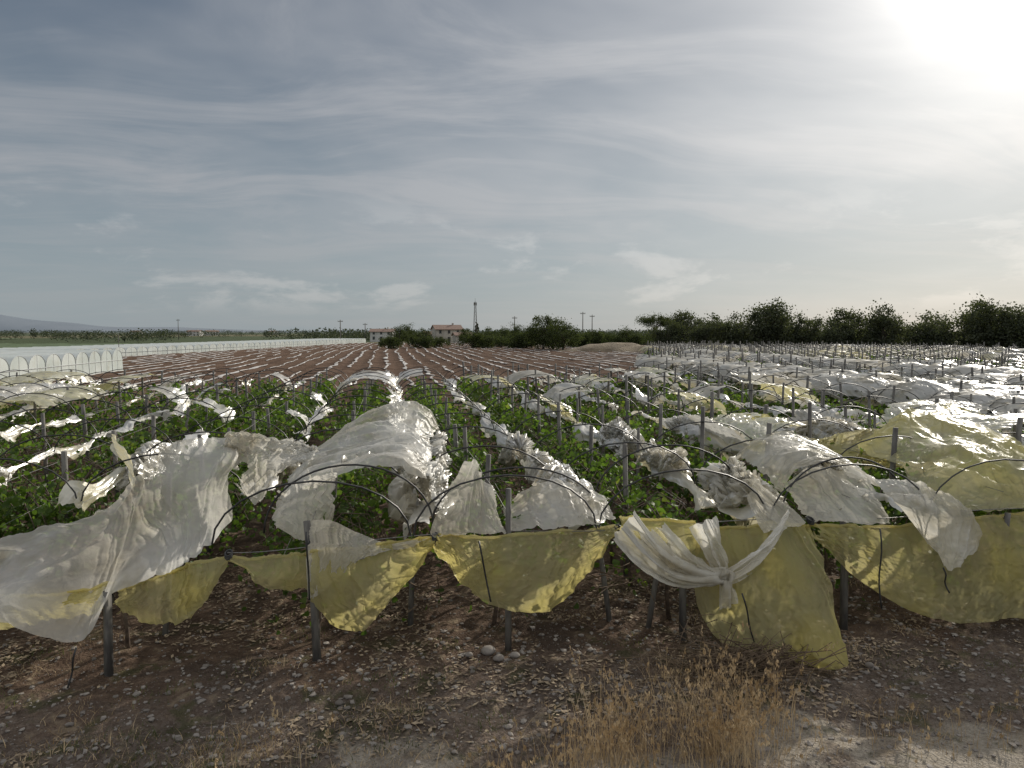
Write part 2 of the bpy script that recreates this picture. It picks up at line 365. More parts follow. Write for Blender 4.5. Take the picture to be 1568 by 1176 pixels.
kmin, kmax = -8, 42
for k in range(kmin, kmax+1):
    X = RX0+SP*k; ye = yend(X); ys_ = Y0
    if ye < ys_+4: continue
    if k > 12: ys_ = Y0+2.4*int(max(0, X/1.6-Y0)/2.4)   # rows so far right are only seen farther back
    tr = MB(); vf = MB(); lf = MB()
    y = ys_; i = 0
    while y < ye:
        lean = rng.normal(0, .05, 2); zt = (2.05 if k < 2 else 2.38)+rng.uniform(-.2, .2)
        if i == 0 and k <= 12: zt = {-1: .85, 0: 1.72, 1: 2.05, 2: 1.5, 3: 1.45, 4: 1.45, -2: 1.0}.get(k, 1.9)
        px0 = X+rng.uniform(-.04, .04)
        rad = rng.uniform(.038, .055)
        if y < 45:
            tube(tr, [(px0, y, -.1), (px0+lean[0]*.5, y+lean[1]*.5, 1), (px0+lean[0]*1.5, y+lean[1]*1.5, zt)], [rad*1.1, rad, rad*.9], 7, 0)
            if k >= 2 and i and rng.random() < .45:
                tube(tr, [(px0+1.17, y+.6, -.1), (px0+1.17+lean[0], y+.6, zt-.15)], [rad*.8, rad*.7], 6, 0)
            if not (i == 0 and k in (-1, -2)):
                hp = []
                for a in np.linspace(-1, 1, 13):
                    dx, dz = arch(a); hp.append((X+dx, y+rng.uniform(-.01, .01), GUT+dz))
                tube(tr, hp, .012 if y < 20 else .015, 4, 1, False)
        else:
            tube(tr, [(px0, y, 0), (px0+lean[0], y, zt+.15)], .065, 4, 0)
            hp = [(X+arch(a)[0], y, GUT+arch(a)[1]) for a in np.linspace(-1, 1, 7)]
            tube(tr, hp, .018, 3, 1, False)
        y += 2.4; i += 1
    for (wx, wz, r_) in [(1.17, GUT, .005), (0, 1.78, .005), (.35, 1.35, .004), (-.35, 1.35, .004)]:
        yy = np.arange(ys_ if k not in (-1, -2) else 11, ye, 1.2 if ye < 45 else 3); tube(tr, np.stack([X+wx+0*yy, yy, wz+.02*np.sin(yy*2.6)], -1), r_, 3, 2, False)
    tr.build('vineyard_trellis', [m_post, m_black, m_wire])
    y = ys_+.7
    while y < min(ye, 30):
        xx = X+rng.uniform(-.08, .08); pts = [(xx, y, -.05)]
        low_ = k in (-1, -2) and y < 11
        for z in (.3, .6) if low_ else (.3, .6, .9, 1.2): pts.append((xx+rng.uniform(-.07, .07), y+rng.uniform(-.07, .07), z))
        tube(vf, pts, np.linspace(.035, .018, len(pts)), 5)
        if not low_:
            for c_ in range(8 if y < 20 else 2):
                sx = rng.choice([-1, 1]); dy = rng.uniform(-.6, .6); e = rng.uniform(.5, 1.05)
                q = np.array([pts[-1], (xx+sx*e*.4, y+dy*.4, 1.5+rng.uniform(-.1, .2)), (xx+sx*e*.8, y+dy*.8, 1.45+rng.uniform(-.3, .15)), (xx+sx*e, y+dy, 1.1+rng.uniform(-.5, .1))])
                tube(vf, q, [.012, .009, .007, .005], 4, 0, False)
        y += 1.2
    if vf.n: vf.build('grapevine_trunks', [m_vinewood])
    for (a, b2, dens, size, sq) in [(ys_+.3, 17, 600, .09, False), (17, 28, 330, .12, False), (28, 50, 130, .18, True), (50, 112, 48, .30, True)]:
        a = max(a, ys_+.3)
        if a > ye or b2 <= a: continue
        b2 = min(b2, ye)
        n = int((b2-a)*dens)
        if X < -8 or X > 22: n = int(n*.6)
        yv = rng.uniform(a, b2, n)
        cl = .5+.5*vnoise(yv*1.4, X*3, 0, 41)
        xo = rng.normal(0, .44, n)*(0.8+.5*cl)
        zz = 1.24+.38*(cl-.3)-.35*np.abs(xo)+rng.normal(0, .20, n)
        low = rng.random(n) < .2; zz[low] -= rng.uniform(.2, .8, low.sum())
        thin = vnoise(yv*.7, X*1.3, 0, 43); keep = rng.random(n) < np.clip(.68+.8*thin, .08, 1)
        if k in (0, 1, 2): keep &= ~((yv < 12) & (rng.random(n) < .4))
        c = np.stack([X+xo, yv, np.clip(zz, .2, 1.95)], -1)
        keep &= ~((c[:, 0] < -1.95) & (c[:, 0] > -6.5) & (yv < 11.3))
        leaves(lf, c[keep], size, 0, sq)
    lf.build('grapevine_foliage', [m_leaf])

for k in range(kmin, kmax+1):
    X = RX0+SP*k+1.175; ye = yend(X-1.17)
    if ye < Y0+4: continue
    mb = MB(); y0 = Y0+.2; gap = None; w = .15
    if k in (0, 1, 2): w = .16
    elif k < 0: w = .13; gap = .4
    elif k >= 3: w = .18; gap = .8
    if k in (-1, -2, -3): y0 = 11.2
    if k > 12: y0 = max(y0, X/1.6)
    if y0 < 39: ribbon_into(mb, X, y0, min(ye, 40), 100+k, w, GUT, .07 if abs(k-1) < 6 else .12, 0, gap)
    if ye > 41: ribbon_into(mb, X, max(40, y0), ye, 200+k, .17, GUT, .35, 0, .5, True)
    if mb.n: mb.build('plastic_ribbon', [m_mixp])

r2 = np.random.default_rng(77)
def hoods(k, segs, mat, name='plastic_cover', slump=.5, crease=1):
    mb = MB(); X = RX0+SP*k
    for s_ in segs:
        y0, y1, a0, a1 = s_[:4]
        dn = 22 if y0 < 20 else (10 if y0 < 32 else 4)
        hood_into(mb, X, y0, y1, a0, a1, int(abs(k*37+y0*11))+5, hole=s_[4] if len(s_) > 4 else .65, slump=slump, crease=crease if dn > 4 else .35,
                  res=(max(6, int((y1-y0)*dn)), {22: 60, 10: 30, 4: 12}[dn]))
    return mb.build(name, [mat])
hoods(-4, [(11.5, 15, -1, -.1), (22, 27, -.9, .6), (30, 34, -1, .2)], m_yel)
hoods(-6, [(15, 19, -1, .9), (22, 25, -.2, 1), (30, 38, -1, 1)], m_yel)
hoods(-7, [(16, 20, -1, .9), (24, 31, -1, .7)], m_yel)
hoods(-5, [(25, 30, -1, .7)], m_white)
hoods(-3, [(16, 18, -1, -.3), (25, 26.5, .1, 1), (31, 33, -1, 0)], m_white)
hoods(-2, [(20.5, 22, .3, 1), (27, 28, -.9, -.2), (33, 35, .2, 1)], m_white)
hoods(-1, [(19, 20.2, .4, 1), (24, 25.2, .4, 1)], m_white)
hoods(0, [(29, 36, -.9, .95), (17, 20, .5, 1.0), (22, 26, .5, 1)], m_white)
hoods(1, [(33, 38, -.9, .0)], m_white)
hoods(2, [(19, 23, .45, 1), (29, 32, -.4, .9)], m_yel)
hoods(3, [(14, 16.5, .3, 1, .5), (22, 25, -.8, .0), (30, 34, -.9, .9)], m_whitefar)
hoods(4, [(13.5, 16.8, -1, .0), (20, 23, .1, 1), (27, 31, -1, .1)], m_yel)
hoods(5, [(14.5, 17, -1, -.3), (22, 24, -1, -.1), (30, 36, -.3, .9)], m_whitefar)
hoods(6, [(13, 17, -1, .5), (23, 27, .1, 1), (33, 37, -.9, .1)], m_yel)
hoods(7, [(15, 19, -1, -.1), (27, 33, .1, 1)], m_whitefar)
for k in range(8, 40):
    X = RX0+SP*k; ye = yend(X); ys_ = max(Y0+3, X/1.25)
    segw = []; segy = []; y = ys_
    main = k in (8, 9, 13)
    while y < ye-2:
        e = min(ye, y+(r2.uniform(9, 18) if main else r2.uniform(3, 12)))
        if r2.random() < (.92 if main else .36):
            a0, a1 = (-1, 1) if (main or r2.random() < .3) else ((-1, -.3) if r2.random() < .6 else (.3, 1))
            (segy if r2.random() < (.05 if main else .3) else segw).append((y, e, a0, a1, .95 if main else .75))
        y = e+r2.uniform(.3, 7 if not main else 1.0)
    if segw: hoods(k, segw, m_whitefar, slump=.2 if main else .6, crease=.6)
    if segy: hoods(k, segy, m_yelfar, slump=.6, crease=.6)

# ---------------------------------------------------------------- sheets at the front edge
SH = 'torn_plastic_sheet'
sheet(SH, [
 [(-6.4, 10.8, 1.1), (-4.3, 11, 1.5), (-3.5, 11, 2.05), (-2.8, 11, 2.45), (-2.2, 11, 2.52)],
 [(-5.7, 10.3, .95), (-3.83, 10.2, 1.52), (-3.19, 10.2, 1.84), (-2.6, 10.2, 2.25), (-2.03, 10.2, 2.36)],
 [(-4.9, 9.4, 1.0), (-3.53, 9.4, 1.17), (-3.0, 9.4, 1.46), (-2.4, 9.4, 1.75), (-1.95, 9.4, 2.14)],
 [(-4.9, 8.8, 1.05), (-3.56, 8.7, .52), (-3.1, 8.85, 1.02), (-2.4, 8.95, 1.3), (-1.9, 9.15, 1.75)]],
 m_white, res=(200, 240), amp=.06, f=(.55, 2.6), seed=3, ragged=.02)
sheet(SH, [
 [(-2.3, 10.7, 2.58), (-1.95, 10.6, 2.62), (-1.6, 10.5, 2.55), (-1.3, 10.5, 2.5), (-.98, 10.5, 2.38)],
 [(-2.2, 10.4, 2.3), (-1.9, 10.4, 2.25), (-1.65, 10.4, 2.3), (-1.35, 10.4, 2.33), (-1.05, 10.4, 2.32)],
 [(-2.1, 10.3, 1.95), (-1.82, 10.2, 1.62), (-1.6, 10.3, 1.95), (-1.35, 10.3, 2.17), (-1.08, 10.4, 2.25)]],
 m_white, res=(90, 120), amp=.045, f=(1.2, 3), seed=14, ragged=.10, hole=.6)
sheet(SH, [
 [(-1.39, 13, 1.83), (-.72, 13, 2.38), (-.04, 13, 2.69), (.53, 13, 2.68), (.74, 13, 2.3)],
 [(-1.54, 11, 1.74), (-.99, 11, 2.16), (-.32, 11, 2.41), (.26, 11, 2.46), (.55, 11, 2.18)],
 [(-1.53, 9.5, 1.65), (-1.29, 9.5, 2.05), (-.69, 9.5, 2.25), (-.03, 9.5, 2.24), (.43, 9.5, 2.0)]],
 m_white, res=(220, 170), amp=.055, f=(2.0, .8), seed=23, ragged=.06)
sheet(SH, [
 [(-1.5, 9.47, 1.75), (-1.3, 9.47, 2.04), (-1.0, 9.47, 2.2), (-.69, 9.47, 2.24)],
 [(-1.5, 9.42, 1.68), (-1.25, 9.4, 1.8), (-.98, 9.4, 1.9), (-.72, 9.42, 1.95)],
 [(-1.45, 9.4, 1.6), (-1.12, 9.3, 1.42), (-.95, 9.3, 1.52), (-.74, 9.35, 1.62)]],
 m_white, res=(80, 90), amp=.035, f=(.9, 4), seed=31, ragged=.08)
sheet(SH, [
 [(.38, 9.55, 2.1), (.5, 10.2, 2.2), (.6, 11, 2.25), (.7, 12, 2.3), (.75, 13, 2.4)],
 [(.50, 9.5, 1.75), (.62, 10.2, 1.8), (.72, 11, 1.85), (.8, 12, 1.95), (.85, 13, 2.1)],
 [(.46, 9.4, 1.45), (.75, 10.1, 1.5), (.75, 11, 1.5), (.9, 12, 1.7), (.9, 13, 1.8)]],
 m_mixp, res=(70, 160), amp=.07, f=(1.2, 3.4), seed=33, ragged=.14, hole=.35)
sheet(SH, [
 [(-1.0, 8.93, 1.78), (-.75, 8.93, 1.76), (-.45, 8.93, 1.6), (-.05, 8.95, 1.45), (.45, 8.97, 1.5)],
 [(-1.03, 8.88, 1.4), (-.8, 8.85, 1.38), (-.5, 8.87, 1.35), (-.15, 8.9, 1.38), (.35, 8.93, 1.45)],
 [(-1.02, 8.86, .8), (-.92, 8.82, .85), (-.7, 8.85, 1.05), (-.4, 8.88, 1.28), (.2, 8.92, 1.42)]],
 m_white, res=(120, 120), amp=.03, f=(.8, 6), seed=37, ragged=.05)
sheet(SH, [
 [(.95, 9.9, 2.2), (1.07, 9.6, 2.32), (1.15, 9.5, 2.15), (1.2, 9.5, 1.95)],
 [(.68, 9.6, 1.85), (.88, 9.35, 1.9), (1.1, 9.2, 1.8), (1.28, 9.2, 1.7)],
 [(.42, 8.95, 1.48), (.72, 8.9, 1.5), (1.05, 8.9, 1.5), (1.38, 8.9, 1.5)]],
 m_white, res=(110, 110), amp=.045, f=(.9, 5), seed=41, ragged=.04)
sheet(SH, [
 [(1.4, 9.8, 1.55), (1.8, 9.9, 1.78), (2.2, 9.9, 1.86), (2.6, 9.8, 1.8), (2.85, 9.6, 1.7)],
 [(1.42, 9.4, 1.5), (1.8, 9.4, 1.62), (2.2, 9.35, 1.72), (2.5, 9.3, 1.68), (2.8, 9.3, 1.64)],
 [(1.4, 9.0, 1.48), (1.8, 8.97, 1.5), (2.2, 8.97, 1.52), (2.5, 8.95, 1.52), (2.8, 8.95, 1.55)]],
 m_white, res=(90, 140), amp=.05, f=(1.2, 4), seed=43, ragged=.05)
for (sx, sy, sz, w, l, sd_) in [(2.42, 10.3, 1.72, .30, 1.3, 51), (2.45, 12, 1.66, .22, 1.5, 52), (.34, 10.6, 1.75, .22, 1.6, 53), (5.0, 10.2, 1.7, .36, 1.6, 54), (.36, 12.8, 1.85, .25, 2.4, 55), (2.35, 14.2, 1.66, .2, 1.6, 56), (4.9, 12.8, 1.68, .28, 1.8, 57), (4.9, 15.5, 1.7, .28, 1.8, 58), (7.2, 12, 1.7, .3, 2, 59), (9.6, 15, 1.7, .3, 2.4, 60), (7.3, 17, 1.7, .3, 2.4, 61), (-4.3, 14, 1.65, .25, 2, 62), (-6.7, 13, 1.65, .25, 2, 63), (-2.0, 14.5, 1.65, .22, 2, 64)]:
    C = [[(sx+w*(j/3-.5)*2+rng.uniform(-.1, .1), sy+l*(i/3-.5)+rng.uniform(-.1, .1), sz+(.12 if j in (1, 2) else -.25)+rng.uniform(-.16, .17)) for j in range(4)] for i in range(4)]
    sheet('crumpled_plastic', C, m_white, res=(100, 70), amp=.075, f=(1.8, 2.8), seed=sd_, ragged=.2, cross=.6)
def skirt(xs, top, bot, bulge, mat=m_skirt, seed=0, yb=None, ragged=.035, off=0, **kw):
    n = len(xs); yb = yb or [9.0-bulge*math.sin(math.pi*i/(n-1)) for i in range(n)]
    C = []
    for q in (0, .33, .66, 1):
        C.append([(xs[i], off+9.0+(yb[i]-9.0)*q-(.10*math.sin(q*math.pi)), top[i]+(bot[i]-top[i])*q) for i in range(n)])
    mb = MB(); sheet_into(mb, C, res=(100, 170), amp=.046, f=(.45, 4.0), seed=seed, ragged=ragged, cross=.6, **kw)
    hem = mb.v[0].reshape(100, 170, 3)[0].copy()
    tube(mb, hem[::4], .016+.012*rng.random(len(hem[::4])), 5)
    return mb.build('yellow_plastic_skirt', [mat])
skirt([-6.5, -5.6, -4.6, -3.9, -3.2], [1.0, .95, .95, .95, 1.0], [.60, .58, .62, .66, .78], .1, seed=60, off=.2)
skirt([-3.2, -2.8, -2.45, -2.15, -1.93], [1.05, 1.15, 1.25, 1.32, 1.37], [.74, .62, .64, .92, 1.30], .15, seed=61)
skirt([-1.93, -1.7, -1.4, -1.15, -.98], [1.38, 1.36, 1.33, 1.32, 1.35], [1.30, 1.08, .97, .95, .88], .12, seed=62)
skirt([-.98, -.75, -.4, -.1, .25, .5], [1.35, 1.38, 1.40, 1.43, 1.46, 1.49], [.80, .50, .42, .70, 1.05, 1.44], .2, seed=63)
skirt([.5, .78, 1.1, 1.6, 2.05, 2.45, 2.83], [1.49, 1.47, 1.44, 1.46, 1.49, 1.52, 1.56], [1.42, 1.0, .68, .54, .62, .98, 1.46], .28, seed=64)
skirt([2.83, 3.0, 3.3, 3.6, 3.85], [1.58, 1.56, 1.54, 1.52, 1.5], [1.48, 1.3, 1.08, 1.1, 1.05], .1, seed=65)
skirt([3.8, 4.05, 4.5, 5.0, 5.3, 5.5], [1.38, 1.42, 1.45, 1.45, 1.44, 1.42], [.60, .12, .06, .04, .10, .36], .3, seed=66, yb=[8.85, 8.6, 8.2, 7.7, 7.75, 8.2])
skirt([5.5, 6.1, 6.75, 7.4, 8.1, 8.9, 10, 11.5], [1.42, 1.38, 1.36, 1.42, 1.44, 1.48, 1.5, 1.5], [1.3, .70, .30, .12, .14, .08, .2, .3], .5, seed=67)
def fan(pa, pb, wa, wb, seed, mat=m_white, mid=(0, 0, 0), amp=.04):
    pa = np.array(pa); pb = np.array(pb); C = []
    for i, q in enumerate((0, .25, .5, .75, 1)):
        c = pa+(pb-pa)*q+np.array(mid)*math.sin(q*math.pi)
        w = np.array(wa)*(1-q)**.7+np.array(wb)*q
        C.append([c+w*s_+np.array([0, -.06*(1-abs(s_))+.04*math.sin(9*s_), 0]) for s_ in (-1, -.6, -.2, .2, .6, 1)])
    return sheet('knotted_plastic', C, mat, res=(120, 90), amp=amp, f=(.6, 8), seed=seed, ragged=.04)
knot = (4.05, 8.48, .95)
fan((2.85, 8.8, 1.62), knot, (.16, 0, .18), (.02, 0, .09), 71, mid=(-.05, -.05, -.25), mat=m_mixp)
fan((3.2, 8.85, 1.5), (3.95, 8.5, .98), (.22, 0, .10), (.02, 0, .07), 72, mid=(0, -.05, -.12))
fan((4.95, 8.75, 1.48), knot, (.12, 0, .26), (.02, 0, .10), 73, mid=(.05, -.05, -.06))
fan((3.92, 8.85, 1.58), knot, (.2, .05, .05), (.05, 0, .02), 74)
fan(knot, (4.08, 8.4, .62), (.05, 0, .03), (.14, 0, .05), 75, amp=.03)
fan((4.8, 9.3, 1.9), (5.0, 8.75, 1.45), (.1, .1, .1), (.3, 0, .05), 76)
mb = MB(); kp = []
for th in np.linspace(0, 4*math.pi, 40): kp.append((4.05+.07*math.cos(th)*(1+.3*math.sin(3*th)), 8.43+.03*math.sin(2*th), .95+.09*math.sin(th)))
tube(mb, kp, .035+.012*np.sin(np.arange(40)*1.3), 7); mb.build('plastic_knot', [m_white])
sheet(SH, [
 [(5.5, 11.3, 1.9), (5.9, 11.3, 2.25), (6.5, 11.3, 2.3), (7.2, 11.3, 2.0), (7.5, 11.2, 1.65)],
 [(5.4, 10.3, 1.9), (5.75, 10.3, 2.2), (6.3, 10.3, 2.25), (6.9, 10.2, 2.0), (7.2, 10.1, 1.7)],
 [(5.35, 9.5, 1.75), (5.55, 9.5, 2.1), (6.1, 9.45, 2.18), (6.6, 9.5, 2.0), (6.95, 9.4, 1.75)]],
 m_white, res=(140, 150), amp=.045, f=(1.8, 1.0), seed=81, ragged=.07)
sheet(SH, [
 [(5.35, 9.45, 1.85), (5.7, 9.4, 2.12), (6.1, 9.4, 2.12), (6.7, 9.4, 1.95)],
 [(5.4, 9.2, 1.62), (5.8, 9.15, 1.75), (6.2, 9.15, 1.75), (6.7, 9.2, 1.7)],
 [(5.45, 8.95, 1.5), (5.9, 8.9, 1.48), (6.3, 8.9, 1.42), (6.75, 8.95, 1.43)]],
 m_white, res=(90, 120), amp=.035, f=(.9, 3.5), seed=82, ragged=.06)
sheet(SH, [
 [(6.5, 9.2, 2.0), (6.9, 9.2, 1.95), (7.3, 9.1, 1.88), (7.65, 9.0, 1.7), (7.9, 8.9, 1.45)],
 [(6.6, 8.85, 1.75), (6.95, 8.75, 1.6), (7.3, 8.7, 1.5), (7.6, 8.7, 1.4), (7.85, 8.75, 1.25)],
 [(7.0, 8.65, 1.2), (7.1, 8.6, 1.05), (7.2, 8.55, .85), (7.4, 8.6, .95), (7.7, 8.7, 1.05)]],
 m_white, res=(120, 120), amp=.05, f=(.8, 4), seed=83, ragged=.05)
sheet(SH, [
 [(8.6, 12.5, 1.7), (9.3, 12.5, 2.35), (10.0, 12.5, 2.5), (10.9, 12.4, 2.2), (11.7, 12.3, 1.6)],
 [(8.2, 11, 1.7), (8.9, 11, 2.25), (9.7, 11, 2.4), (10.5, 11, 2.05), (11.1, 11, 1.6)],
 [(7.7, 9.6, 1.55), (8.4, 9.6, 1.95), (9.1, 9.6, 2.0), (9.8, 9.6, 1.8), (10.5, 9.4, 1.45)],
 [(7.8, 9.1, 1.5), (8.4, 9.0, 1.5), (9.1, 9.0, 1.5), (9.8, 9.0, 1.5), (10.5, 9.0, 1.5)]],
 m_yel, res=(200, 200), amp=.065, f=(1.2, 1.6), seed=84, ragged=.05)
sheet(SH, [
 [(6.7, 13.4, 1.9), (7.6, 13.3, 1.95), (8.6, 13.1, 1.9), (9.6, 12.8, 2.2)],
 [(6.6, 12.9, 1.75), (7.5, 12.8, 1.7), (8.4, 12.6, 1.7), (9.3, 12.3, 1.9)],
 [(6.7, 12.5, 1.6), (7.4, 12.3, 1.5), (8.3, 12.1, 1.5), (9.1, 11.8, 1.6)]],
 m_yel, res=(80, 150), amp=.06, f=(2.4, 1.0), seed=85, ragged=.1)
C = [[(-4.6, 13.2, 2.1+.07*j), (-4.35, 12.6, 2.0+.1*j), (-4.0, 12.0, 1.85+.1*j), (-3.75, 11.5, 1.65+.08*j)] for j in range(4)]
sheet('rolled_plastic', C, m_mixp, res=(50, 90), amp=.04, f=(4, 1.4), seed=88)

mb = MB()
wx = np.linspace(-1.95, 25, 150); tube(mb, np.stack([wx, 9.0+0*wx, 1.49+.03*np.sin(wx*1.7)-.10*np.exp(-((wx+1.9)/.9)**2)], -1), .006, 4, 0, False)
for (x, z0, z1, dx) in [(1.0, 1.5, .75, .14), (6.3, 1.42, .35, .05), (7.25, .85, .5, .1), (4.2, .8, .1, .2), (-3.5, .5, .05, -.1), (-1.0, 1.7, .9, .02)]:
    zz = np.linspace(z0, z1, 8); tube(mb, np.stack([x+dx*np.linspace(0, 1, 8), (8.3 if x == 4.2 else 8.66)-.03*np.sin(np.arange(8)), zz], -1), .011, 5, 1)
for x in (-1.93, .5, 2.83, 5.5, -.98):
    for q in range(3):
        th = np.linspace(0, 2*math.pi, 10); zt = 1.46+.02*q-(.1 if x < -1.5 else 0)
        tube(mb, np.stack([x+.04*np.cos(th), 8.98+.06*np.sin(th), zt+.02*np.sin(th)], -1), .010, 5, 1)
for (xa, xb, yv, zc) in [(-1.6, .5, 9.43, 2.33), (.5, 2.75, 9.6, 2.2), (2.9, 5.2, 10.4, 2.32), (5.3, 7.2, 9.36, 2.25)]:
    th = np.linspace(0, math.pi, 20); tube(mb, np.stack([(xa+xb)/2-np.cos(th)*(xb-xa)/2, yv+0*th, 1.5+(zc-1.5)*np.sin(th)], -1), .013, 5, 1)
mb.build('trellis_wires_and_ties', [m_wire, m_black])
mb = MB()
for (x, y, h_, lx) in [(-5.55, 9.4, .9, 0), (-3.0, 10.1, 1.0, .1), (2.95, 9.7, 1.0, -.15), (3.4, 9.4, 1.3, .2), (.2, 9.9, 1.1, .05), (5.2, 10.0, 1.4, -.1)]:
    tube(mb, [(x, y, -.05), (x+lx, y, h_)], [.04, .035], 7)
mb.build('short_wooden_posts', [m_post])

# ------------------------------------------------------------------ foreground clutter
ico = np.array([(0, 0, 1), (.89, 0, .45), (.28, .85, .45), (-.72, .53, .45), (-.72, -.53, .45), (.28, -.85, .45), (.72, .53, -.45), (-.28, .85, -.45), (-.89, 0, -.45), (-.28, -.85, -.45), (.72, -.53, -.45), (0, 0, -1)])
icf = np.array([(0, 1, 2), (0, 2, 3), (0, 3, 4), (0, 4, 5), (0, 5, 1), (1, 6, 2), (2, 6, 7), (2, 7, 3), (3, 7, 8), (3, 8, 4), (4, 8, 9), (4, 9, 5), (5, 9, 10), (5, 10, 1), (1, 10, 6), (6, 11, 7), (7, 11, 8), (8, 11, 9), (9, 11, 10), (10, 11, 6)])
n = 15000
x = rng.uniform(-6, 11, n); y = 5.2+rng.beta(1.5, 2.3, n)*7; s = .006+.030*rng.random(n)**6
V = ico[None]*(1+rng.uniform(-.35, .35, (n, 12, 1)))*np.stack([s*rng.uniform(.8, 1.5, n), s*rng.uniform(.8, 1.5, n), s*.6], -1)[:, None]
V = V+np.stack([x, y, gh(x, y)+s*.2], -1)[:, None]
mb = MB(); mb.add(V.reshape(-1, 3), (np.arange(n)[:, None, None]*12+icf[None]).reshape(-1, 3)); mb.build('gravel', [m_stone], smooth=False)
for (x, y, s) in [(1.15, 8.9, .11), (1.25, 8.7, .08), (1.45, 8.75, .07), (.9, 8.85, .06), (-2.1, 8.2, .06), (3.0, 7.7, .07), (1.6, 7.0, .05), (-.6, 7.9, .05), (5.6, 7.8, .06)]:
    mb = MB(); v = ico*(1+rng.uniform(-.2, .2, (12, 1)))*np.array([s*1.2, s, s*.7])+np.array([x, y, s*.3]); mb.add(v, icf)
    ob = mb.build('rock', [m_stone]); md = ob.modifiers.new('sub', 'SUBSURF'); md.levels = md.render_levels = 2
n = 38000; x = rng.uniform(-7, 11, n); y = rng.uniform(6.8, 15, n); kp = (vnoise(x*1.1, y*1.1, 0, 66)+.5*vnoise(x*3, y*3, 0, 67)) > rng.uniform(-.25, .5, n)
x, y = x[kp], y[kp]; mb = MB(); c = np.stack([x, y, gh(x, y)+.02], -1)
nn = len(c); th = rng.uniform(0, 6.28, nn); d = np.stack([np.cos(th), np.sin(th), rng.uniform(-.2, .3, nn)], -1)*rng.uniform(.015, .05, (nn, 1)); q = np.stack([-np.sin(th), np.cos(th), rng.uniform(-.3, .4, nn)], -1)*rng.uniform(.004, .022, (nn, 1))
mb.add(np.stack([c-d, c+q, c+d, c-q], 1).reshape(-1, 3), np.arange(nn*4).reshape(-1, 4)); mb.build('leaf_litter', [m_litter], smooth=False)

def grass(name, cx, cy, n, hlo, hhi, mat, sx, sy, w=.0045, heads=.3, lean=.25):
    mb = MB(); X_ = rng.normal(cx, sx, n); Y_ = rng.normal(cy, sy, n)
    hgt = rng.uniform(hlo, hhi, n)*(.3+.7*rng.random(n)**1.4); th = rng.uniform(0, 6.28, n); ln = rng.uniform(0, lean, n)*hgt*2.2
    q = np.linspace(0, 1, 6)
    P = np.stack([X_[:, None]+np.cos(th)[:, None]*ln[:, None]*q**2, Y_[:, None]+np.sin(th)[:, None]*ln[:, None]*q**2, gh(X_, Y_)[:, None]+hgt[:, None]*(q-.12*q**3)], -1)
    f = rng.uniform(0, 3.14, n); sd = np.stack([np.cos(f), np.sin(f)*.5, 0*f], -1)[:, None]*(w*rng.uniform(.4, 1.1, n)[:, None]*(1.05-q)[None])[..., None]
    V = np.stack([P-sd, P+sd], 2); i = (np.arange(n)[:, None]*12+np.arange(5)[None]*2).ravel()
    mb.add(V.reshape(-1, 3), np.stack([i, i+1, i+3, i+2], -1))
    hd = np.where((rng.random(n) < heads) & (hgt > .25*hhi))[0]
    if len(hd):
        for t in range(12):
            c = P[hd, -1]-(P[hd, -1]-P[hd, -2])*(t*.07)+rng.normal(0, .008, (len(hd), 3))
            d = rng.normal(0, .005, c.shape)+np.array([0, 0, .018]); s_ = rng.normal(0, .005, c.shape)
            mb.add(np.stack([c-d, c+s_, c+d, c-s_], 1).reshape(-1, 3), np.arange(len(c)*4).reshape(-1, 4))
    return mb.build(name, [mat], smooth=False)
for q in range(10):
    grass('dry_grass', rng.uniform(1.5, 4.2), rng.uniform(6.1, 6.9), 95, .35, 1.0, m_straw, .22, .15, heads=.4, lean=.35)
grass('dry_grass', 2.7, 6.4, 420, .2, .6, m_straw, .9, .28, heads=.2, lean=.4)
grass('dry_grass', 3.6, 6.9, 90, .7, 1.15, m_straw, .35, .2, heads=.9)
grass('dry_grass', 1.3, 6.2, 250, .2, .5, m_straw, .6, .25)
grass('dry_grass', 3.2, 7.6, 120, .2, .7, m_straw, .4, .25)
grass('dry_grass', -1.1, 6.7, 40, .3, .75, m_straw, .35, .3, heads=.7)
grass('dry_grass', 6.0, 6.3, 250, .2, .45, m_straw, 1.0, .3)
for _ in range(100):
    cx, cy = rng.uniform(-5, 9), rng.uniform(6.2, 11)
    if _ < 45: cx, cy = rng.uniform(-4, .5), rng.uniform(6.0, 7.6)
    grass('weed_tuft', cx, cy, 90, .04, .15, m_weed if rng.random() < .6 else m_straw, .2, .15, .005, 0, .9)
mb = MB()
for _ in range(260):
    a = rng.uniform(0, 6.28); l = rng.uniform(.35, 1.0); c = np.array([4.0+rng.normal(0, .5), 7.9+rng.normal(0, .25), .03+abs(rng.normal(0, .08))])
    d = np.array([math.cos(a), math.sin(a)*.6, rng.uniform(-.05, .35)]); bnd = rng.normal(0, .12, 3)
    pts = np.array([c, c+d*l*.4+bnd*.6, c+d*l*.75+bnd, c+d*l]); pts[:, 2] = np.maximum(pts[:, 2], .01); tube(mb, pts, [.008, .006, .005, .003], 4)
for _ in range(50):
    a = rng.uniform(0, 6.28); l = rng.uniform(.5, 1.3); c = np.array([rng.uniform(-.6, 4), rng.uniform(9.3, 10.2), rng.uniform(.2, .9)])
    d = np.array([math.cos(a), .4*math.sin(a), rng.uniform(-.4, .5)]); tube(mb, [c, c+d*l*.5+rng.normal(0, .08, 3), c+d*l], [.009, .007, .004], 4)
mb.build('brush_pile', [m_brush])

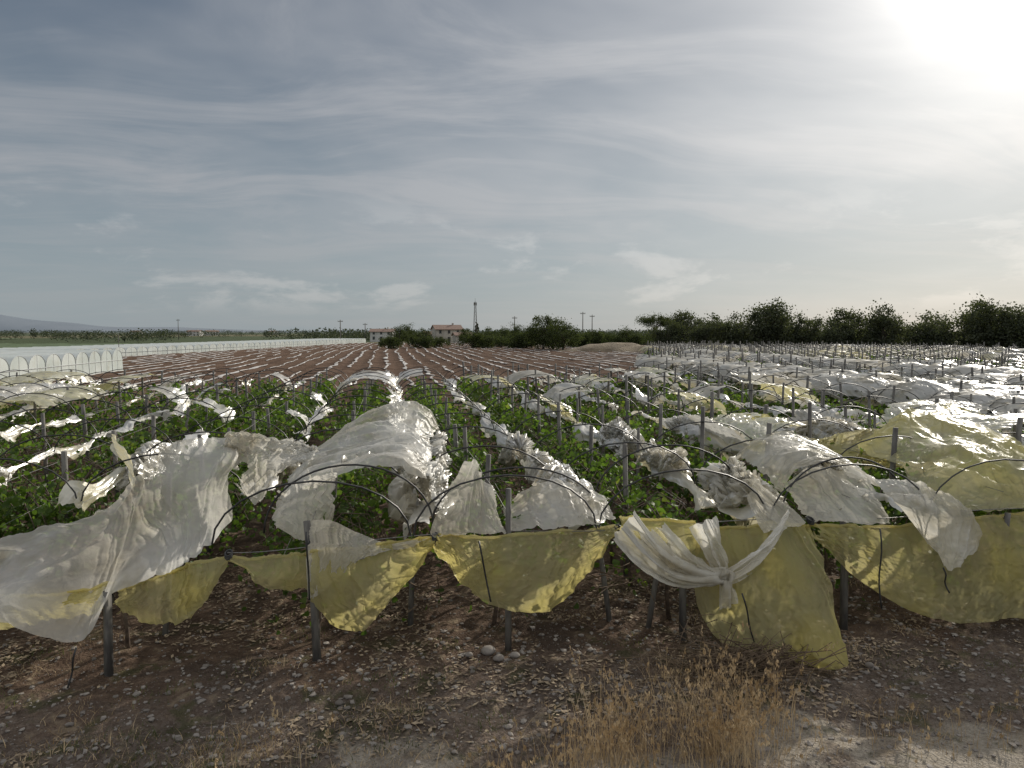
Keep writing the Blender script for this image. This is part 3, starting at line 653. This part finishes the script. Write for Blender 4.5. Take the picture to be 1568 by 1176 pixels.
# ------------------------------------------------------------------ trees
def tree_mesh(name, seed, h, w, mat, trunk=.25, nclump=60, per=60, leaf=.28, flat=False, zlow=.25):
    r = np.random.default_rng(seed); mb = MB()
    ht = h*(zlow+.12); tube(mb, [(0, 0, -.3), (.1, .05, ht*.5), (-.05, .1, ht), (0.05, 0, h*.7)], [trunk, trunk*.8, trunk*.6, trunk*.2], 8, 0)
    cl = []
    for i in range(nclump):
        while True:
            q = r.uniform(-1, 1, 3)
            if .25 < np.linalg.norm(q) < 1: break
        if flat: c = np.array([q[0]*w/2, q[1]*w/2, h*.80+q[2]*h*.16])
        else:
            t = (q[2]+1)/2; c = np.array([q[0]*w/2*(1.05-.35*t), q[1]*w/2*(1.05-.35*t), h*(zlow+(1-zlow)*t*.93)])
            c *= np.array([1, 1, r.uniform(.85, 1.15)])
        cl.append(c)
        if i % 4 == 0: tube(mb, [(0, 0, ht*.8), c*np.array([.45, .45, 1])*.6+np.array([0, 0, ht*.35]), c], [trunk*.35, trunk*.2, .02], 5, 0)
    cl = np.array(cl); rad = r.uniform(.04, .12, len(cl))*w
    C = (cl[:, None]+r.normal(0, 1, (len(cl), per, 3))*rad[:, None, None]*np.array([1, 1, .65])).reshape(-1, 3)
    C[:, 2] = np.maximum(C[:, 2], .3)
    leaves(mb, C, leaf, 1, True)
    return mb.mesh(name, [m_bark, mat])
def place(mesh, name, x, y, rz, s=1):
    o = bpy.data.objects.new(name, mesh); S.collection.objects.link(o); o.location = (x, y, 0); o.rotation_euler[2] = rz; o.scale = (s, s, s*random.uniform(.88, 1.15)); return o
olive = [tree_mesh('olive_tree', 300+i, 6.9+.4*(i % 2), 7.4, m_olive, .3, 75, 75, .28, zlow=.06) for i in range(5)]
i = 0
for x in np.arange(49, 135, 4.0):
    y = 123-(x-53)*1.13
    s_ = random.uniform(.85, 1.16)-(.15 if x < 55 else 0)
    place(olive[i % 5], 'olive_tree', x+random.uniform(-1, 1), y+random.uniform(-1.5, 1.5), random.uniform(0, 6), s_); i += 1
    place(olive[(i+2) % 5], 'olive_tree', x+5+random.uniform(-1, 1), y+6, random.uniform(0, 6), random.uniform(.9, 1.15))
place(tree_mesh('slender_tree', 351, 9.8, 5, m_olive, .25, 50, 40, .28, zlow=.2), 'slender_tree', 62, 112, 0)
YAW = math.radians(9.2)
def at(t, dist):   # t = tangent of bearing right of the camera's view axis, dist = metres along that axis
    return dist*(math.sin(YAW)+t*math.cos(YAW)), dist*(math.cos(YAW)-t*math.sin(YAW))
broad = [tree_mesh('broadleaf_tree', 400+i, 7.5, 8, m_tree, .3, 70, 70, .28, zlow=.06) for i in range(3)]
bush = [tree_mesh('shrub', 420+i, 3.5, 5.5, m_tree, .12, 45, 60, .25, zlow=.03) for i in range(3)]
for (t_, d, s_) in [(.042, 160, .95), (.069, 155, 1.0), (.055, 163, .92), (.027, 175, .72), (-.152, 250, .9), (-.14, 262, .85), (-.028, 200, .72), (-.012, 205, .7), (.005, 215, .75), (-.062, 250, .72), (-.118, 262, .72), (.155, 170, .68), (.266, 140, .85), (.279, 150, .9), (.255, 150, .8)]:
    x, y = at(t_, d); place(random.choice(broad), 'broadleaf_tree', x, y, random.uniform(0, 6), s_)
for t_ in list(np.arange(-.052, .025, .0095))+list(np.arange(.082, .262, .0072))+[-.127, -.114, -.171, -.1, -.165]:
    x, y = at(t_+random.uniform(-.003, .003), random.uniform(165, 195)); place(random.choice(bush), 'shrub', x, y, random.uniform(0, 6), random.uniform(.7, 1.2))
pine = tree_mesh('umbrella_pine', 440, 8.2, 8.5, m_tree, .35, 55, 80, .28, flat=True, zlow=.3)
for t_, d, s_ in [(.193, 220, 1), (.215, 222, .95)]:
    x, y = at(t_, d); place(pine, 'umbrella_pine', x, y, random.uniform(0, 6), s_)
cyp = tree_mesh('cypress_tree', 450, 8.5, 2.2, m_tree, .2, 40, 50, .3, zlow=.1)
for t_, d in [(-.070, 292), (-.047, 330)]:
    x, y = at(t_, d); place(cyp, 'cypress_tree', x, y, 0)
def tree_mass(name, pts, mat, leaf, per):
    mb = MB()
    for (x, y, w, h) in pts:
        n = per; q = rng.normal(0, 1, (n, 3)); q /= np.linalg.norm(q, axis=1)[:, None]; q *= rng.random((n, 1))**.4
        c = np.array([x, y, h*.5])+q*np.array([w/2, w/2, h*.5]); leaves(mb, c, leaf*h/6, 0, True)
    return mb.build(name, [mat])
pts = []
for _ in range(900):
    d = 260*math.exp(rng.uniform(0, 2.3)); t_ = rng.uniform(-.957, .191); x, y = at(t_, d)
    if d < 330 and t_ > -.198: continue
    if vnoise(np.array([t_*13.6]), d*.004, 0, 9)[0] < -.1: continue
    pts.append((x, y, rng.uniform(5, 14), rng.uniform(2.5, 6)))
tree_mass('distant_tree_line', pts, m_far, .8, 110)
pts = []
for t_ in np.arange(-.233, .81, .0045):
    x, y = at(t_, rng.uniform(310, 390)); pts.append((x, y, rng.uniform(7, 13), rng.uniform(3.5, 6.0)))
tree_mass('distant_tree_line', pts, m_far, .8, 130)
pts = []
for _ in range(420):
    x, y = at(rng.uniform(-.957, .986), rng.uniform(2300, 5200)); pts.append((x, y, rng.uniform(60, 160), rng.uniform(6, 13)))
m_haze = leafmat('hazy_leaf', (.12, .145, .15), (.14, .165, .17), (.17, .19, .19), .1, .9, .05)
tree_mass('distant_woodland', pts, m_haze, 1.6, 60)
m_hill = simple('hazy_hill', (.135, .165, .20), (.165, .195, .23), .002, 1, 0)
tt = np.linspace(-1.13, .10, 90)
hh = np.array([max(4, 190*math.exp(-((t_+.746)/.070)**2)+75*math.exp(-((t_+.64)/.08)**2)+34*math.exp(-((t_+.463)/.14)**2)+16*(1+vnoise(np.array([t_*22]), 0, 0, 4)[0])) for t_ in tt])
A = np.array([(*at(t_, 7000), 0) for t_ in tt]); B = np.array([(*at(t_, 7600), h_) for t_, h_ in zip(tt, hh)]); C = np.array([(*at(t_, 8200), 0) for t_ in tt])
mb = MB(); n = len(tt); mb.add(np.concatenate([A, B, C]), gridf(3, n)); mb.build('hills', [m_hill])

m_bank = simple('dry_bank', (.13, .10, .065), (.24, .19, .125), .5, .95, .8, .3)
mb = MB(); nx, ny = 120, 14; GX, GY = np.meshgrid(np.linspace(0, 1, nx), np.linspace(0, 1, ny), indexing='ij')
xa, ya = at(.058, 150); xb, yb = at(.5, 128); ex = np.array([xb-xa, yb-ya]); pe = np.array([-ex[1], ex[0]])/np.linalg.norm(ex)
PX = xa+ex[0]*GX+pe[0]*10*(GY-.3); PY = ya+ex[1]*GX+pe[1]*10*(GY-.3)
PZ = (1.5*np.sin(np.pi*np.clip(GY, 0, 1))*(1+.35*vnoise(GX*16, GY*3, 0, 3)))*np.clip(GX*9, 0, 1)+.02
mb.add(np.stack([PX, PY, PZ], -1).reshape(-1, 3), gridf(nx, ny)); mb.build('dirt_bank', [m_bank])

# ------------------------------------------------------------------ polytunnels
m_gh = plastic('greenhouse_film', (.72, .76, .73), (.62, .67, .64), 0, .3, .3, gloss=.15, dirtk=.25, bumpk=.1, simple_=True)
m_frame = simple('galvanised_frame', (.35, .36, .36), (.45, .46, .46), 3, .5, 0)
def tunnels(name, n, pitch, wall, rise, length, loc, rz):
    root = bpy.data.objects.new(name, None); S.collection.objects.link(root); root.location = loc; root.rotation_euler[2] = rz
    mb = MB(); fr = MB(); ns = 12; nx = 10
    for t in range(n):
        th = np.linspace(0, math.pi, ns); yy = t*pitch+pitch/2-np.cos(th)*pitch/2; zz = wall+rise*np.sin(th)**.9
        xs = -np.linspace(0, length, nx); A, B = np.meshgrid(xs, np.arange(ns), indexing='ij')
        Z = zz[B]+.03*vnoise(A*.8, B*.7+t*9, 0, 6)
        mb.add(np.stack([A, yy[B], Z], -1).reshape(-1, 3), gridf(nx, ns))
        bot = np.stack([0*yy+.0, yy, 0*yy+wall], -1); top = np.stack([.02*np.sin(th), yy, zz], -1); i = np.arange(ns-1)
        mb.add(np.concatenate([bot, top]), np.stack([i, i+1, i+1+ns, i+ns], -1))
        tube(fr, np.stack([0*yy+.03, yy, zz+.01], -1), .018, 5, 0, False)
        tube(fr, [(.03, t*pitch, 0), (.03, t*pitch, wall)], .025, 5); tube(fr, [(.03, t*pitch+pitch/2, 0), (.03, t*pitch+pitch/2, wall+rise)], .012, 4)
    ww = np.linspace(0, n*pitch, n*6); i = np.arange(len(ww)-1); m = len(ww)
    mb.add(np.concatenate([np.stack([.05*vnoise(ww*2, 0, 0, 1), ww, 0*ww], -1), np.stack([0*ww, ww, 0*ww+wall], -1)]), np.stack([i, i+1, i+1+m, i+m], -1))
    for yv in (0, n*pitch): mb.add([(0, yv, 0), (-length, yv, 0), (-length, yv, wall), (0, yv, wall)], [(0, 1, 2, 3)])
    tube(fr, [(.04, 0, wall), (.04, n*pitch, wall)], .03, 4)
    mb.build('film_cover', [m_gh], parent=root); fr.build('steel_frame', [m_frame], parent=root)
tunnels('polytunnel_greenhouse', 14, 2.75, 1.25, 1.0, 34, (-26.4, 40, 0), 0)
tunnels('polytunnel_greenhouse', 52, 3.2, .75, .85, 16, (-44, 112, 0), -math.radians(12))

# ------------------------------------------------------------------ farmhouses
m_tile = simple('roof_tiles', (.17, .11, .085), (.27, .18, .14), 2, .9, .6, .05, (1, 6, 1))
m_plaster = simple('plaster_wall', (.38, .35, .30), (.50, .47, .42), .6, .9, .2)
m_wallw = simple('white_wall', (.5, .49, .46), (.62, .61, .58), .6, .9, .2)
m_dark = simple('window_glass', (.02, .025, .03), (.04, .045, .05), 1, .2, 0)
def house(name, loc, rz, w, d, h, mat, roof=1.8, floors=2):
    root = bpy.data.objects.new(name, None); S.collection.objects.link(root); root.location = loc; root.rotation_euler[2] = rz
    mb = MB(); box(mb, -w/2, w/2, -d/2, d/2, 0, h)
    mb.add([(-w/2, -d/2, h), (-w/2, d/2, h), (-w/2, 0, h+roof), (w/2, -d/2, h), (w/2, d/2, h), (w/2, 0, h+roof)], [(0, 1, 2), (3, 5, 4)]); mb.build('walls', [mat], False, root)
    mb = MB(); o = .5
    for s_ in (-1, 1):
        y1 = s_*(d/2+o); z1 = h-roof*o/(d/2)
        mb.add([(-w/2-o, y1, z1+.03), (w/2+o, y1, z1+.03), (w/2+o, 0, h+roof+.05), (-w/2-o, 0, h+roof+.05), (-w/2-o, y1, z1+.2), (w/2+o, y1, z1+.2), (w/2+o, 0, h+roof+.22), (-w/2-o, 0, h+roof+.22)],
               [(0, 1, 2, 3), (4, 5, 6, 7), (0, 1, 5, 4), (0, 3, 7, 4), (1, 2, 6, 5)])
    mb.build('tiled_roof', [m_tile], False, root)
    mb = MB(); box(mb, w*.2, w*.2+.6, -.3, .3, h+roof-.6, h+roof+.9); mb.build('chimney', [mat], False, root)
    mb = MB(); nw = max(2, int(w/3))
    for f in range(floors):
        for i in range(nw):
            xw = -w/2+w*(i+.5)/nw; zb = .9+f*h/floors
            if f == 0 and i == nw//2: box(mb, xw-.5, xw+.5, -d/2-.03, -d/2+.1, 0.02, 2.1)
            else: box(mb, xw-.45, xw+.45, -d/2-.03, -d/2+.1, zb, zb+1.2)
        box(mb, w/2-.1, w/2+.03, -.5, .4, .9+f*h/floors, 2.1+f*h/floors)
    mb.build('windows_and_door', [m_dark], False, root)
x, y = at(-.088, 280); house('farmhouse', (x, y, 0), .15, 10, 8, 4.9, m_plaster, 1.5)
x, y = at(-.067, 268); house('farm_outbuilding', (x, y, 0), .15, 6, 5, 2.7, m_plaster, .9, 1)
x, y = at(-.108, 285); house('farm_outbuilding', (x, y, 0), .3, 6.5, 5, 3.0, m_wallw, .9, 1)
x, y = at(-.174, 300); house('farmhouse', (x, y, 0), -.2, 9, 7, 4.0, m_wallw, 1.0)
for t_, d in [(-.4276, 720), (-.405, 800), (-.507, 950), (-.3216, 1000)]:
    x, y = at(t_, d); house('farmhouse', (x, y, 0), random.uniform(-1, 1), 13, 8, 4.2, m_wallw, 1.2)

x0, y0 = at(-.0495, 300); mb = MB(); H = 16.0; w0 = .8
def leg(z, sx, sy): w = w0*(1-.7*z/H); return (sx*w, sy*w, z)
cs = [(-1, -1), (1, -1), (1, 1), (-1, 1)]; zs = np.linspace(0, H, 12)
for sx, sy in cs: tube(mb, [leg(0, sx, sy), leg(H, sx, sy)], .08, 4)
for a, b_ in zip(zs[:-1], zs[1:]):
    for q in range(4):
        c1, c2 = cs[q], cs[(q+1) % 4]; tube(mb, [leg(a, *c1), leg(b_, *c2)], .04, 4); tube(mb, [leg(b_, *c1), leg(b_, *c2)], .04, 4)
tube(mb, [(0, 0, H), (0, 0, H+1.5)], .05, 5)
for q in range(6):
    a = q*math.pi/3; box(mb, .5*math.cos(a)-.1, .5*math.cos(a)+.1, .5*math.sin(a)-.1, .5*math.sin(a)+.1, H-1.4, H-.2)
m_pole = simple('utility_pole_wood', (.10, .09, .08), (.16, .15, .13), 3, .9, 0)
ob = mb.build('radio_mast', [m_pole], False); ob.location = (x0, y0, 0)
for (t_, d, hgt) in [(-.45, 380, 10.5), (.0035, 250, 9.2), (.0954, 255, 10.8), (.108, 262, 10), (-.2314, 260, 8.2), (-.531, 118, 3.6), (.688, 180, 9), (.195, 260, 8.5), (-.198, 300, 7.5)]:
    mb = MB(); tube(mb, [(0, 0, 0), (0, 0, hgt)], [.2 if hgt > 5 else .06, .13 if hgt > 5 else .05], 8)
    if hgt > 5:
        box(mb, -.9, .9, -.08, .08, hgt-.7, hgt-.52)
        for s_ in (-.8, -.4, .4, .8): tube(mb, [(s_, 0, hgt-.52), (s_, 0, hgt-.2)], .05, 5)
    ob = mb.build('utility_pole', [m_pole]); x, y = at(t_, d); ob.location = (x, y, 0)

# ------------------------------------------------------------------ light, sky, camera
AZ, EL = math.radians(43.5), math.radians(24)
sd = (math.sin(AZ)*math.cos(EL), math.cos(AZ)*math.cos(EL), math.sin(EL))
sun = bpy.data.lights.new('sun', 'SUN'); sun.energy = 4.0; sun.angle = math.radians(.8); sun.color = (1, .93, .82)
so = bpy.data.objects.new('sun', sun); S.collection.objects.link(so)
so.rotation_euler = Vector(sd).to_track_quat('Z', 'Y').to_euler()
W = bpy.data.worlds.new('World'); S.world = W; W.use_nodes = True; nt = W.node_tree; nt.nodes.clear()
out = nt.nodes.new('ShaderNodeOutputWorld')
sky = nt.nodes.new('ShaderNodeTexSky'); sky.sky_type = 'NISHITA'; sky.sun_disc = False; sky.sun_elevation = EL; sky.sun_rotation = AZ
sky.dust_density = 1; sky.air_density = 1.0
bg1 = nt.nodes.new('ShaderNodeBackground'); L(nt, sky.outputs[0], bg1.inputs[0]); bg1.inputs[1].default_value = .07
tc = nt.nodes.new('ShaderNodeTexCoord'); d = tc.outputs['Generated']
nv = N(nt, 'ShaderNodeVectorMath', op='NORMALIZE'); L(nt, d, nv.inputs[0]); d = nv.outputs[0]
dp = N(nt, 'ShaderNodeVectorMath', op='DOT_PRODUCT'); L(nt, d, dp.inputs[0]); dp.inputs[1].default_value = sd
dot = math_(nt, 'MAXIMUM', dp.outputs['Value'], 0.0)
sp = N(nt, 'ShaderNodeSeparateXYZ'); L(nt, d, sp.inputs[0]); z = math_(nt, 'MAXIMUM', sp.outputs[2], 0.0)
den = math_(nt, 'ADD', z, .13)
cv = N(nt, 'ShaderNodeCombineXYZ'); L(nt, math_(nt, 'DIVIDE', sp.outputs[0], den), cv.inputs[0]); L(nt, math_(nt, 'DIVIDE', sp.outputs[1], den), cv.inputs[1])
base = mixc(nt, mapr(nt, z, 0, .45), (.285, .34, .375), (.115, .150, .205))
wv = N(nt, 'ShaderNodeTexNoise'); wv.inputs['Scale'].default_value = .5; wv.inputs['Detail'].default_value = 2; L(nt, cv.outputs[0], wv.inputs['Vector'])
wadd = N(nt, 'ShaderNodeVectorMath', op='MULTIPLY_ADD'); L(nt, wv.outputs['Color'], wadd.inputs[0]); wadd.inputs[1].default_value = (1.5, 1.5, 0); L(nt, cv.outputs[0], wadd.inputs[2])
mp = N(nt, 'ShaderNodeMapping'); L(nt, wadd.outputs[0], mp.inputs[0]); mp.inputs['Rotation'].default_value = (0, 0, math.radians(-38)); mp.inputs['Scale'].default_value = (.5, 1.5, 1)
cn = noise(nt, mp.outputs[0], 1.25, 7, .64, .5)
cn2 = noise(nt, cv.outputs[0], .42, 5, .62, .3)
cl = math_(nt, 'ADD', math_(nt, 'MULTIPLY', mapr(nt, cn, .42, .66), .6), math_(nt, 'MULTIPLY', mapr(nt, cn2, .40, .60), .5), clamp=True)
cl = math_(nt, 'MULTIPLY', cl, mapr(nt, z, .03, .16, .35, 1))
col = mixc(nt, math_(nt, 'MULTIPLY', cl, .9), base, (.375, .385, .405))
mp2 = N(nt, 'ShaderNodeMapping'); L(nt, d, mp2.inputs[0]); mp2.inputs['Scale'].default_value = (1, 1, 2.8)
cw = noise(nt, mp2.outputs[0], 6.5, 6, .62, .25)
band = math_(nt, 'MULTIPLY', mapr(nt, z, .015, .05), mapr(nt, z, .20, .10))
col = mixc(nt, math_(nt, 'MULTIPLY', math_(nt, 'MULTIPLY', mapr(nt, cw, .53, .66), band), .6), col, (.49, .50, .51))
g1 = math_(nt, 'MULTIPLY', math_(nt, 'POWER', dot, 6.0), .30)
g2 = math_(nt, 'MULTIPLY', math_(nt, 'POWER', dot, 34.0), .48)
g3 = math_(nt, 'MULTIPLY', math_(nt, 'POWER', dot, 220.0), 1.7)
gl = math_(nt, 'ADD', math_(nt, 'ADD', g1, g2), g3)
gl = math_(nt, 'MULTIPLY', gl, math_(nt, 'ADD', .55, math_(nt, 'MULTIPLY', cn2, .9)))
vm = N(nt, 'ShaderNodeVectorMath', op='SCALE'); vm.inputs[0].default_value = (1, .97, .91); L(nt, gl, vm.inputs['Scale'])
va = N(nt, 'ShaderNodeVectorMath', op='ADD'); L(nt, col, va.inputs[0]); L(nt, vm.outputs[0], va.inputs[1])
ob_ = math_(nt, 'ADD', mapr(nt, z, .55, .85, 0, .5), mapr(nt, sp.outputs[1], .05, -.5, 0, .25))  # added fill: brightens the unseen sky overhead and behind the camera
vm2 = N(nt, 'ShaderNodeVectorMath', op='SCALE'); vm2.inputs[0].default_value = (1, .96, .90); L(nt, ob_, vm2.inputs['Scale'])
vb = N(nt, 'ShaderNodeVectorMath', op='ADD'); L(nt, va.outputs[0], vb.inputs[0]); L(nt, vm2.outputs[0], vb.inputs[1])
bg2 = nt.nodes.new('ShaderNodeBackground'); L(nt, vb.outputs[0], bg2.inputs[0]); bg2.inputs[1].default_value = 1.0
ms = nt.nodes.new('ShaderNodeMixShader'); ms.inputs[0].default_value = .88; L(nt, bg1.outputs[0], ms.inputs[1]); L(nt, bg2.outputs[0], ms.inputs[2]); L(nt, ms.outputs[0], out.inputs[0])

cam = bpy.data.cameras.new('camera'); cam.lens = 26; cam.sensor_width = 36; cam.clip_end = 20000; cam.clip_start = .1
co = bpy.data.objects.new('camera', cam); S.collection.objects.link(co); co.location = (0, 0, 4); co.rotation_euler = (math.radians(90-4.04), 0, -YAW)
S.camera = co
S.view_settings.view_transform = 'Standard'; S.view_settings.look = 'None'; S.view_settings.exposure = 0
